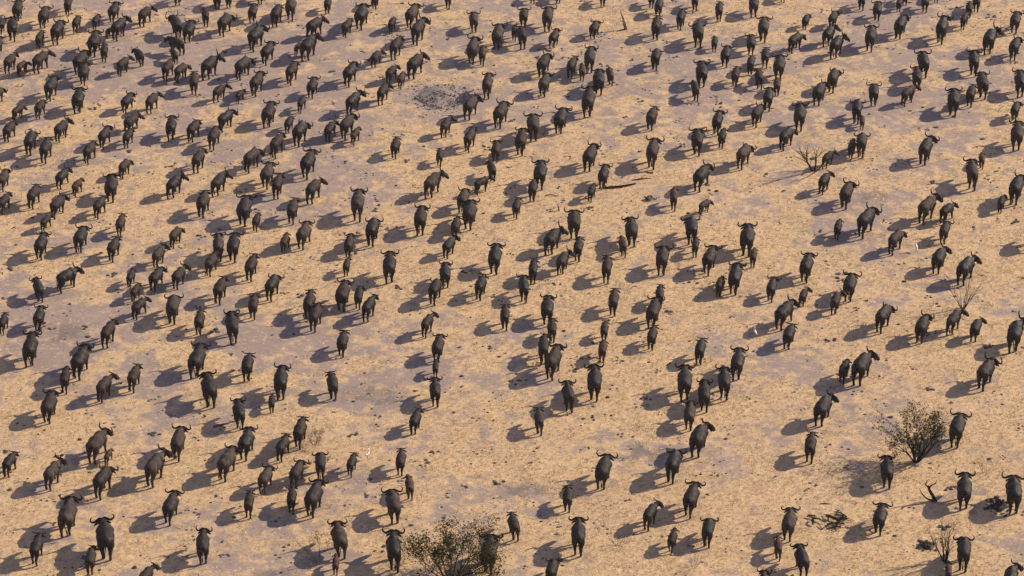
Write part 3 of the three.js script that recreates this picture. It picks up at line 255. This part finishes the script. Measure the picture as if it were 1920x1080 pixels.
// body of a buffalo facing -z, origin between the four hooves; k: 'b' adult, 'm' young, 'n' calf; pose 0..5
// every variant has its own stride, head carriage, girth and horn spread
const VAR = Array.from({ length: 16 }, (_, i) => { const r = rng(500 + i * 31), ph = r() * 6.283, am = 0.08 + r() * 0.14, w = (q) => Math.sin(ph + q) * am; return { stride: [w(0), w(3.1), w(4.4), w(1.3)], yaw: [0, 0.4, 0.12, 0.75, -0.2, 0.25, 0.05, -0.45, 0.55, 0, 0.2, 0.95, -0.1, 0.3, 0, 0.15][i], drop: i % 7 === 5 ? 0.3 : (r() - 0.35) * 0.16, girth: 0.92 + r() * 0.17, horn: 0.84 + r() * 0.26, curl: 0.7 + r() * 0.5, hump: (r() - 0.5) * 0.05, sway: (r() - 0.5) * 0.3 }; });
function buildKind(k, pose) {
  const S = 1, v0 = VAR[pose], stride = v0.stride, wide = (k === 'b' ? 0.95 : k === 'm' ? 0.84 : 0.78) * v0.girth, leg = k === 'n' ? 1.0 : k === 'm' ? 0.95 : 0.92, hump = v0.hump + (k === 'b' ? 0 : k === 'm' ? -0.03 : -0.06), belly = k === 'b' ? 0 : k === 'm' ? 0.05 : 0.08;
  const big = [], limbs = [], c = (a, b) => big.push(cone(a, b)), l = (a, b) => limbs.push(cone(a, b));
  const drop = v0.drop, hy = 1.2 - drop, yaw = v0.yaw;
  const turn = (x, y, u) => { const d = u - 0.62, ca = Math.cos(yaw), sa = Math.sin(yaw); return [x * ca + d * sa, y, -(0.62 + d * ca - x * sa)]; };
  c([0, 1.13, 0.70, 0.27 * wide], [0, 1.06 + belly, 0.18, 0.41 * wide]); c([0, 1.06 + belly, 0.18, 0.41 * wide], [0, 1.09 + belly * 0.5, -0.42, 0.34 * wide]);
  c([0, 1.31 + hump, 0.62, 0.1], [0, 1.33 + hump, 0, 0.11]); c([0, 1.33 + hump, 0, 0.11], [0, 1.40 + hump, -0.46, 0.13]);
  for (const sd of [-1, 1]) { c([sd * 0.2 * wide, 1.26, 0.42, 0.1], [sd * 0.12 * wide, 1.16, 0.82, 0.13]); c([sd * 0.15 * wide, 1.3, -0.42, 0.1], [sd * 0.27 * wide, 1.0, -0.5, 0.14]); }
  c([0, 1.16, -0.5, 0.28 * wide], [...turn(0, hy + 0.02, 1.02), 0.16 * wide]);
  const head = [cone([...turn(0, hy + 0.04, 1.08), 0.175], [...turn(0, hy - 0.12, 1.28), 0.15]), cone([...turn(0, hy - 0.12, 1.28), 0.15], [...turn(0, hy - 0.32, 1.46), 0.115]), cone([...turn(-0.09, hy + 0.1, 1.1), 0.08], [...turn(0.09, hy + 0.1, 1.1), 0.08])];
  [[-1, 0], [1, 1]].forEach(([sd, n]) => {
    const h = stride[n] * leg, w = sd * 0.21 * wide, lift = h > 0.1 ? 0.03 : 0;
    l([sd * 0.16 * wide, 1.08, 0.62, 0.25 * wide], [w, 0.8, 0.6 - h * 0.5, 0.18 * wide]); l([w, 0.8, 0.6 - h * 0.5, 0.18 * wide], [w * 0.85, 0.46, 0.82 - h * 0.8, 0.08]); l([w * 0.85, 0.46, 0.82 - h * 0.8, 0.08], [w * 0.8, 0.12 + lift, 0.75 - h, 0.062]); l([w * 0.8, 0.12 + lift, 0.75 - h, 0.062], [w * 0.8, 0.055 + lift * 0.6, 0.70 - h, 0.078]);
    const f = stride[n + 2] * leg, v = sd * 0.2 * wide, lf = f > 0.12 ? 0.05 : 0;
    l([sd * 0.22 * wide, 1.0, -0.46, 0.22 * wide], [v, 0.73, -0.47 - f * 0.3, 0.135]); l([v, 0.73, -0.47 - f * 0.3, 0.135], [v * 0.95, 0.42 + lf * 0.4, -0.53 - f * 0.75, 0.08]); l([v * 0.95, 0.42 + lf * 0.4, -0.53 - f * 0.75, 0.08], [v * 0.95, 0.12 + lf, -0.50 - f, 0.058]); l([v * 0.95, 0.12 + lf, -0.50 - f, 0.058], [v * 0.95, 0.055 + lf * 0.7, -0.55 - f, 0.074]);
  });
  const f = (x, y, z) => {
    let d = 9; for (const g of big) d = smin(d, g(x, y, z), 0.11); for (const g of head) d = smin(d, g(x, y, z), 0.07);
    let e = 9; for (const g of limbs) e = smin(e, g(x, y, z), 0.06); return smin(d, e, 0.07);
  };
  const tint = (x, y, z) => { const n = 0.72 + 0.5 * fbm(x * 5 + z * 2 + pose * 9 + 30, y * 5 - z * 3 + 30, 3) + 0.14 * (vn(x * 23 + 9, y * 19 + z * 21 + 70) - 0.5); const m = smooth(0.52, 0.64, fbm(x * 3.1 + pose * 5 + 60, y * 3.1 + z * 3.7 + 20, 3)); return [n * (1 + m * 0.7), n * (1 + m * 0.6), n * (1 + m * 0.5)]; };
  const ys = [...span(-0.09, 0.72, 0.066), ...span(0.72, 1.62, 0.06).slice(1)];
  const body = meshField(f, span(-0.8, 0.8, 0.048), ys, span(-1.72, 1.2, 0.055), tint);
  const parts = { body };
  // horns: heavy boss, out and down, then hooking up
  const hornPts = k === 'b' ? [[0.03, 0.15, 1.1, 0.08], [0.14, 0.17, 1.09, 0.085], [0.27, 0.11, 1.08, 0.072], [0.39, 0.05, 1.07, 0.06], [0.5, 0.06, 1.06, 0.052], [0.575, 0.15, 1.05, 0.045], [0.6, 0.28, 1.03, 0.037], [0.565, 0.41, 1.01, 0.028], [0.49, 0.5, 1.0, 0.01]]
    : k === 'm' ? [[0.07, 0.14, 1.1, 0.05], [0.17, 0.15, 1.09, 0.046], [0.28, 0.15, 1.08, 0.04], [0.37, 0.2, 1.06, 0.032], [0.41, 0.29, 1.04, 0.022], [0.4, 0.36, 1.03, 0.007]] : null;
  if (hornPts) parts.horns = [-1, 1].map(s => tube(hornPts.map(p => [...turn(s * p[0] * v0.horn, hy + 0.05 + (p[1] - 0.05) * (p[0] > 0.3 ? v0.curl : 1), p[2]), p[3]]), 7));
  parts.ears = [-1, 1].map(s => { const A = turn(s * 0.14, hy + 0.03, 1.07), B = turn(s * 0.25, hy - 0.02, 1.05), C = turn(s * 0.37, hy - 0.1, 1.04), D = turn(s * 0.42, hy - 0.16, 1.035); return tube([[...A, 0.035], [...B, 0.066], [...C, 0.05], [...D, 0.008]], 5); });
  parts.tail = tube([[0, 1.2, 0.98, 0.04], [0.01, 1.08, 1.05, 0.035], [v0.sway * 0.4, 0.8, 1.06, 0.026], [v0.sway * 0.7, 0.6, 1.05, 0.024], [v0.sway, 0.5, 1.05, 0.05], [v0.sway, 0.36, 1.05, 0.04], [v0.sway, 0.27, 1.05, 0.008]], 5);
  return parts;
}
const built = {};
const hide = (r, g, b, rough) => new THREE.MeshPhysicalMaterial({ color: lin(r, g, b), roughness: rough, specularIntensity: 0.4, vertexColors: true });
const hideMat = { b: [hide(0.0120, 0.0086, 0.0072, 0.68), hide(0.0077, 0.0057, 0.0051, 0.62), hide(0.0189, 0.0128, 0.0098, 0.72), hide(0.0334, 0.0243, 0.0193, 0.79)],  // last adult tone: dust haze painted into paler hide, commoner lower left and top centre
  m: [hide(0.0174, 0.0103, 0.0073, 0.72), hide(0.0233, 0.0149, 0.0111, 0.74), hide(0.0109, 0.0072, 0.0059, 0.68)], n: [hide(0.0334, 0.0162, 0.0095, 0.74), hide(0.0138, 0.0082, 0.0062, 0.72), hide(0.0421, 0.0239, 0.0147, 0.78)] };
const hornMat = [mat(lin(0.075, 0.064, 0.056), 0.5), mat(lin(0.12, 0.10, 0.088), 0.5)], earMat = mat(lin(0.025, 0.021, 0.02), 0.85), tailMat = mat(lin(0.016, 0.014, 0.014), 0.8);
const NOUN = { b: 'dark adult buffalo', m: 'half-grown buffalo', n: 'small buffalo calf' }, BY = { b: 'an adult', m: 'a half-grown one', n: 'a calf' }, SIDE = { r: 'right of', l: 'left of', a: 'ahead of', d: 'behind' };
const ONES = 'no one two three four five six seven eight nine ten eleven twelve thirteen fourteen fifteen sixteen seventeen eighteen nineteen'.split(' '), TENS = '- - twenty thirty forty fifty sixty seventy eighty ninety'.split(' ');
const spell = n => n >= 100 ? 'a hundred' : n < 20 ? ONES[n] : TENS[Math.floor(n / 10)] + (n % 10 ? '-' + ONES[n % 10] : '');
const KIND = { b: ['adult_buffalo', 'adult buffalo', 'grown buffaloes of the walking herd'], m: ['young_buffalo', 'young buffalo', 'half-grown buffaloes of the walking herd'], n: ['buffalo_calf', 'buffalo calf', 'calves walking with the herd'] };
const firsts = {};
HERD.forEach(([k, x, z, a, s, tone, pose, where, across, down], i) => {
  const r = rng(900 + i * 13), key = k + pose, p = built[key] ??= buildKind(k, pose);
  const o = thing(KIND[k][0], down === undefined ? `${NOUN[k]} ${where}` : `${NOUN[k]} ${where === 'x' ? 'walking alone' : `${SIDE[where[0]]} ${BY[where[1]]}`}, ${spell(across)} percent across, ${spell(down)} percent down`, KIND[k][1], x, z, -a, KIND[k][2]);
  const body = part('body', p.body, hideMat[k][tone], o);
  if (p.horns) for (const h of p.horns) part('horn', h, hornMat[i % 3 ? 0 : 1], o);
  for (const e of p.ears) part('ear', e, earMat, o);
  part('tail', p.tail, tailMat, o);
  o.scale.set(s * (0.93 + r() * 0.12), s * (0.98 + r() * 0.04), s);
});
console.log('herd', HERD.length);

// ---------- bushes, dead wood, mound, egrets ----------
const barkDark = mat(lin(0.05, 0.042, 0.036), 0.9), barkGrey = mat(lin(0.22, 0.185, 0.155), 0.9), barkPale = mat(lin(0.42, 0.36, 0.3), 0.85), twig = mat(lin(0.085, 0.065, 0.05), 0.9);
// a wandering, forking stem; tips collects end points for leaves
function grow(r, p, dir, len, rad, depth, o, out, tips) {
  const n = 4, pts = [[p.x, p.y, p.z, rad]]; let q = p.clone(), d = dir.clone();
  for (let i = 1; i <= n; i++) { d.add(new THREE.Vector3((r() - 0.5) * o.wander, (r() - 0.5) * o.wander + o.lift, (r() - 0.5) * o.wander)).normalize(); q = q.clone().addScaledVector(d, len / n); q.y = Math.max(q.y, 0.03); pts.push([q.x, q.y, q.z, rad * mix(1, o.taper, i / n)]); if (depth <= o.leafFrom) tips.push(q.clone());
    if (depth > 0 && i > 1 && r() < o.fork) { const b = d.clone().add(new THREE.Vector3((r() - 0.5) * o.spread, (r() - 0.4) * o.spread * 0.7, (r() - 0.5) * o.spread)).normalize(); grow(r, q, b, len * (0.5 + r() * 0.3), rad * mix(1, o.taper, i / n) * 0.65, depth - 1, o, out, tips); } }
  if (depth > 0) for (let b = 0; b < 2; b++) { const e = d.clone().add(new THREE.Vector3((r() - 0.5) * o.spread, (r() - 0.35) * o.spread * 0.6, (r() - 0.5) * o.spread)).normalize(); grow(r, q, e, len * (0.55 + r() * 0.25), rad * o.taper * 0.85, depth - 1, o, out, tips); }
  out.push(tube(pts, depth > 1 ? 6 : 4));
}
function leaves(r, tips, per, reach, size, tones) {
  const pos = [], col = [], nor = [];
  for (const t of tips) for (let n = 0; n < per; n++) {
    const c = t.clone().add(new THREE.Vector3((r() - 0.5), (r() - 0.5), (r() - 0.5)).multiplyScalar(reach)); if (c.y < 0.06) continue;
    const a = new THREE.Vector3(r() - 0.5, r() - 0.5, r() - 0.5).normalize(), b = new THREE.Vector3(r() - 0.5, r() - 0.5, r() - 0.5).cross(a).normalize(), s = size * (0.6 + r() * 0.8), k = tones[Math.floor(r() * tones.length)], v = 0.7 + r() * 0.6, nn = a.clone().cross(b).normalize();
    const A = c.clone().addScaledVector(a, -s), B = c.clone().addScaledVector(b, s * 0.45), C = c.clone().addScaledVector(a, s), D = c.clone().addScaledVector(b, -s * 0.45);
    for (const q of [A, B, C, A, C, D]) { pos.push(q.x, q.y, q.z); col.push(k[0] * v, k[1] * v, k[2] * v); nor.push(nn.x, nn.y, nn.z); }
  }
  const g = new THREE.BufferGeometry(); g.setAttribute('position', new THREE.Float32BufferAttribute(pos, 3)); g.setAttribute('normal', new THREE.Float32BufferAttribute(nor, 3)); g.setAttribute('color', new THREE.Float32BufferAttribute(col, 3)); return g;
}
const leafMat = new THREE.MeshPhysicalMaterial({ vertexColors: true, roughness: 0.9, side: THREE.DoubleSide, transmission: 0.55, thickness: 0 });
function bush(name, label, x, z, seed, { stems, lean, len, rad, depth, per, reach, leaf, tones, bark, o }) {
  const t = thing(name, label, name.includes('shrub') || name.includes('dead') ? 'dead shrub' : 'bush', x, z), r = rng(seed), tips = [], fine = [];
  for (let i = 0; i < stems; i++) { const a = i / stems * 6.283 + r() * 0.9, k = lean * (0.35 + r() * 0.9), out = []; grow(r, new THREE.Vector3(Math.cos(a) * 0.1, -0.03, Math.sin(a) * 0.1), new THREE.Vector3(Math.cos(a) * k, 1, Math.sin(a) * k).normalize(), len * (0.75 + r() * 0.5), rad * (0.7 + r() * 0.5), depth, o, out, tips); part('stem', mergeGeometries(out), bark, t); }
  if (per) part('crown', leaves(r, tips, per, reach, leaf, tones), leafMat, t);
  return t;
}
const O = (x = {}) => ({ wander: 0.4, lift: 0.02, taper: 0.6, fork: 0.35, spread: 1.5, leafFrom: 1, ...x });
bush('leafy_bush', 'wide yellow-green leafy bush with many bare branches at the bottom edge', -3.41, 37.04, 101, { stems: 18, lean: 1.25, len: 1.4, rad: 0.04, depth: 3, per: 3, reach: 0.6, leaf: 0.062, tones: [[0.21, 0.21, 0.03], [0.16, 0.19, 0.03], [0.26, 0.24, 0.03], [0.12, 0.15, 0.03], [0.19, 0.17, 0.04]], bark: barkDark, o: O() });
bush('leafy_bush', 'tall dark green bush with dark clustered stems beside a big horned buffalo', 23.94, 23.49, 103, { stems: 12, lean: 0.5, len: 1.3, rad: 0.055, depth: 3, per: 2, reach: 0.45, leaf: 0.062, tones: [[0.13, 0.15, 0.03], [0.18, 0.18, 0.03], [0.1, 0.12, 0.03], [0.22, 0.18, 0.04]], bark: barkDark, o: O({ spread: 1.3 }) });
bush('bare_twig_bush', 'fan of thin bare upright twigs between two young buffaloes', 29.50, 3.02, 107, { stems: 14, lean: 0.6, len: 1.1, rad: 0.022, depth: 2, per: 0, bark: twig, o: O({ spread: 0.8, wander: 0.25, fork: 0.15 }) });
bush('dead_shrub', 'upright bare dead shrub of dark stems at the bottom corner', 24.18, 34.78, 109, { stems: 7, lean: 0.25, len: 1.15, rad: 0.045, depth: 2, per: 0, bark: barkDark, o: O({ spread: 1.3, wander: 0.3, fork: 0.5, taper: 0.5 }) });
bush('dead_bush', 'pale forked dead bush with low bare branches beside a young buffalo', 21.77, -19.30, 113, { stems: 5, lean: 0.8, len: 1.1, rad: 0.06, depth: 2, per: 0, bark: barkGrey, o: O({ spread: 1.2, wander: 0.45, fork: 0.3 }) });
const small = { stems: 6, lean: 0.8, len: 0.5, rad: 0.012, depth: 2, per: 0, bark: twig, o: O({ spread: 1.1, wander: 0.4, fork: 0.3 }) };
bush('twig_shrub', 'small bare reddish twig shrub beside a young buffalo shadow, low centre', 6.01, 33.16, 121, small);
bush('twig_shrub', 'small bare twig shrub below the calf near the bottom edge', 10.12, 35.40, 122, small);
bush('twig_shrub', 'thin dry bush just beside an adult and calf at the bottom', -10.80, 35.01, 123, { ...small, len: 0.95, stems: 7, per: 2, reach: 0.3, leaf: 0.03, tones: [[0.2, 0.13, 0.07], [0.15, 0.12, 0.05]] });
bush('twig_shrub', 'small dry brown shrub just above an adult near two young buffaloes', -11.80, 21.54, 124, { ...small, len: 0.45, per: 2, reach: 0.25, leaf: 0.03, tones: [[0.25, 0.18, 0.09]] });
bush('twig_shrub', 'sparse pale twig shrub beside an adult at the photo edge', 27.80, 24.83, 125, { ...small, len: 0.6, bark: barkGrey });
function deadwood(name, label, category, x, z, m, sticks) { const t = thing(name, label, category, x, z); sticks.forEach(([n, pts, mm]) => part(n, tube(pts, 7), mm || m, t)); return t; }
deadwood('broken_stump', 'broken forked dead stump leaning beside an adult shadow', 'stump', 24.53, 28.08, barkDark, [['trunk', [[0, -0.05, 0, 0.12], [-0.18, 0.35, 0, 0.1], [-0.42, 0.75, -0.05, 0.085], [-0.5, 1.0, -0.05, 0.06]]], ['branch', [[-0.46, 0.85, -0.05, 0.06], [-0.3, 1.1, 0, 0.045], [-0.1, 1.2, 0.02, 0.03], [-0.05, 1.42, 0.02, 0.012]]], ['branch', [[-0.46, 0.9, -0.05, 0.06], [-0.65, 1.05, -0.1, 0.04], [-0.55, 1.35, -0.1, 0.012]]], ['branch', [[-0.2, 0.08, 0.1, 0.06], [-0.6, 0.3, 0.15, 0.045], [-0.9, 0.62, 0.1, 0.03], [-1.02, 0.95, 0.1, 0.01]]]]);
{ const r = rng(140), st = []; for (let i = 0; i < 26; i++) { const a = r() * 6.283, L = 0.4 + r() * r() * 1.7, x = (r() - 0.5) * 2.2, z = (r() - 0.5) * 1.5, y = 0.04 + r() * 0.2, w = 0.015 + r() * 0.045, c = Math.cos(a), s = Math.sin(a); st.push(['branch', [[x - c * L / 2, y * 0.5, z - s * L / 2, w], [x, y + 0.05 * r(), z, w * 0.9], [x + c * L / 2, y * (0.5 + r()), z + s * L / 2, w * 0.5]], r() < 0.3 ? barkPale : r() < 0.75 ? barkGrey : barkDark]); }
  deadwood('branch_heap', 'heap of dead grey branches lying between two adults', 'branches', 18.07, 30.44, barkDark, st); }
deadwood('fallen_log', 'long pale fallen log lying beside an adult and calf', 'log', 7.52, -16.28, barkGrey, [['trunk', [[-0.8, 0.07, 0.15, 0.1], [-0.3, 0.09, 0.1, 0.1], [0.3, 0.09, -0.05, 0.09], [0.9, 0.08, -0.35, 0.07], [1.3, 0.06, -0.6, 0.04]]], ['branch', [[-0.8, 0.08, 0.15, 0.06], [-1.05, 0.2, 0.3, 0.04], [-1.3, 0.1, 0.45, 0.02]]], ['branch', [[-0.85, 0.05, 0.1, 0.05], [-0.95, 0.32, -0.1, 0.03]]]]);
deadwood('fallen_branch', 'short forked fallen branch above the long log', 'branch', 9.17, -17.69, barkGrey, [['stick', [[-0.6, 0.03, 0.1, 0.04], [0, 0.08, 0, 0.045], [0.5, 0.06, -0.2, 0.03], [0.9, 0.03, -0.15, 0.01]]], ['stick', [[0, 0.06, 0, 0.035], [0.25, 0.18, -0.35, 0.02], [0.5, 0.14, -0.5, 0.01]]]]);
deadwood('fallen_branch', 'thin grey curved branch lying between adult and young buffaloes', 'branch', 2.83, -14.90, barkGrey, [['stick', [[-0.5, 0.03, 0, 0.02], [-0.1, 0.1, -0.06, 0.035], [0.2, 0.05, 0.05, 0.03], [0.5, 0.03, 0.1, 0.01]]]]);
deadwood('bleached_stick', 'short bleached white stick standing among the middle of the herd', 'stick', 3.25, -12.35, barkPale, [['stick', [[0.05, -0.03, 0, 0.05], [0, 0.25, 0, 0.05], [-0.05, 0.45, -0.1, 0.03]]]]);
deadwood('dead_tree', 'leaning bleached dead trunk with a thin tip near the top', 'dead tree', 9.16, -47.56, barkPale, [['trunk', [[0.02, -0.05, 0, 0.13], [-0.08, 0.4, -0.05, 0.11], [-0.2, 0.9, -0.1, 0.07], [-0.4, 1.4, -0.15, 0.035], [-0.48, 1.85, -0.2, 0.01]]], ['branch', [[0, 0.05, 0, 0.07], [-0.4, 0.08, 0.3, 0.05], [-0.7, 0.04, 0.4, 0.02]]], ['branch', [[-0.1, 0.55, -0.05, 0.05], [-0.35, 0.75, 0, 0.025], [-0.55, 0.72, 0, 0.01]]]]);
deadwood('fallen_stick', 'thin straight stick lying just above the heap of branches', 'stick', 18.11, 28.39, barkDark, [['stick', [[-0.35, 0.03, 0, 0.02], [0, 0.05, 0, 0.025], [0.35, 0.03, 0.02, 0.015]]]]);
// earth mound of grey rubble
function mound(name, label, category, x, z, rx, rz, h, m, seed, lumps, lumpSize) {
  const t = thing(name, label, category, x, z), n = 30, pos = [], idx = [];
  for (let j = 0; j <= n; j++) for (let i = 0; i <= n; i++) { const u = i / n * 2 - 1, w = j / n * 2 - 1, d = Math.hypot(u, w) / (0.55 + 0.45 * vn(Math.atan2(w, u) * 1.7 + 20 + seed, seed)); pos.push(u * rx, Math.max(h * Math.pow(Math.max(0, 1 - d), 1.1) * (0.55 + 0.9 * fbm(u * 3 + seed, w * 3 + seed, 3)) + (vn(u * 14 + seed, w * 14) - 0.5) * 0.1 * h * (d < 1 ? 1 - d : 0), 0) - (d > 0.93 ? 0.15 : 0.02), w * rz); }
  for (let j = 0; j < n; j++) for (let i = 0; i < n; i++) { const a = j * (n + 1) + i, b = a + n + 1; idx.push(a, b, a + 1, a + 1, b, b + 1); }
  const g = new THREE.BufferGeometry(); g.setAttribute('position', new THREE.Float32BufferAttribute(pos, 3)); g.setIndex(idx); g.computeVertexNormals(); part('mound_core', g, m, t);
  const r = rng(seed), L = []; const ico = new THREE.IcosahedronGeometry(1, 0);
  for (let i = 0; i < lumps; i++) { const a = r() * 6.283, d = Math.pow(r(), 0.6) * 1.35, s = lumpSize * (0.4 + r() * r() * 1.6), q = ico.clone(); q.scale(s * (0.8 + r() * 0.6), s * (0.5 + r() * 0.5), s); q.rotateY(r() * 6); q.translate(Math.cos(a) * d * rx, h * Math.pow(Math.max(0, 1 - d), 1.1) * 0.85 + s * 0.15, Math.sin(a) * d * rz); L.push(q); }
  const o = part('rubble', mergeGeometries(L), m, t); o.userData = { kind: 'stuff' }; return t;
}
mound('earth_mound', 'low grey rubble earth mound on bare dusty soil', 'mound', -5.45, -33.23, 2.4, 2.9, 0.5, mat(lin(0.19, 0.155, 0.135), 0.97), 151, 620, 0.065);
mound('earth_mound', 'small dark clod mound beside a lone calf', 'mound', 9.67, -14.26, 0.45, 0.5, 0.35, mat(lin(0.07, 0.058, 0.05), 0.95), 152, 26, 0.09);
mound('dung_heap', 'round black dung heap in the shadow of an edge adult', 'dung heap', 28.10, 28.75, 0.75, 0.8, 0.42, mat(lin(0.022, 0.018, 0.016), 0.95), 153, 60, 0.1);
mound('dung_heap', 'dark brown dung heap beside the upright dead shrub', 'dung heap', 23.37, 33.16, 0.6, 0.55, 0.32, mat(lin(0.045, 0.03, 0.024), 0.95), 154, 60, 0.09);
// egrets
{
  const A = cone([0, 0.3, 0.1, 0.05], [0, 0.34, -0.06, 0.075]), B = cone([0, 0.34, -0.06, 0.06], [0, 0.5, -0.12, 0.022]), C = cone([0, 0.5, -0.12, 0.022], [0, 0.58, -0.08, 0.022]), D = cone([0, 0.59, -0.09, 0.034], [0, 0.58, -0.15, 0.022]), T = cone([0, 0.3, 0.1, 0.04], [0, 0.26, 0.22, 0.014]);
  const f = (x, y, z) => [A, B, C, D, T].reduce((d, g) => smin(d, g(x, y, z), 0.03), 9);
  const g = meshField(f, span(-0.11, 0.11, 0.016), span(0.18, 0.66, 0.018), span(-0.22, 0.28, 0.018)), white = mat(lin(0.8, 0.79, 0.76), 0.8), yellow = mat(lin(0.5, 0.33, 0.06), 0.6), grey = mat(lin(0.06, 0.06, 0.05), 0.7);
  const beak = tube([[0, 0.585, -0.15, 0.013], [0, 0.57, -0.24, 0.002]], 5), legs = [-1, 1].map(s => tube([[s * 0.025, 0, -0.02, 0.008], [s * 0.025, 0.14, 0.01, 0.007], [s * 0.025, 0.3, 0.0, 0.012]], 5));
  for (const [x, z, turn, s, label] of [[-8.57, 23.23, -0.7, 1.15, 'white egret on open straw between two half-grown buffaloes, bottom left of centre'], [15.60, 7.18, 0.4, 1.1, 'white egret standing in the shadow of an adult buffalo'], [27.48, -5.62, 0.2, 1.15, 'white egret between a lone half-grown buffalo and two adults, upper right']]) { const o = thing('egret', label, 'egret', x, z, turn, 'egrets following the herd'); part('body', g, white, o); part('beak', beak, yellow, o); for (const l of legs) part('leg', l, grey, o); o.scale.setScalar(s); }
}
scene.traverse(o => { if (o.isMesh) { o.castShadow = true; o.receiveShadow = true; } });
renderer.render(scene, camera);
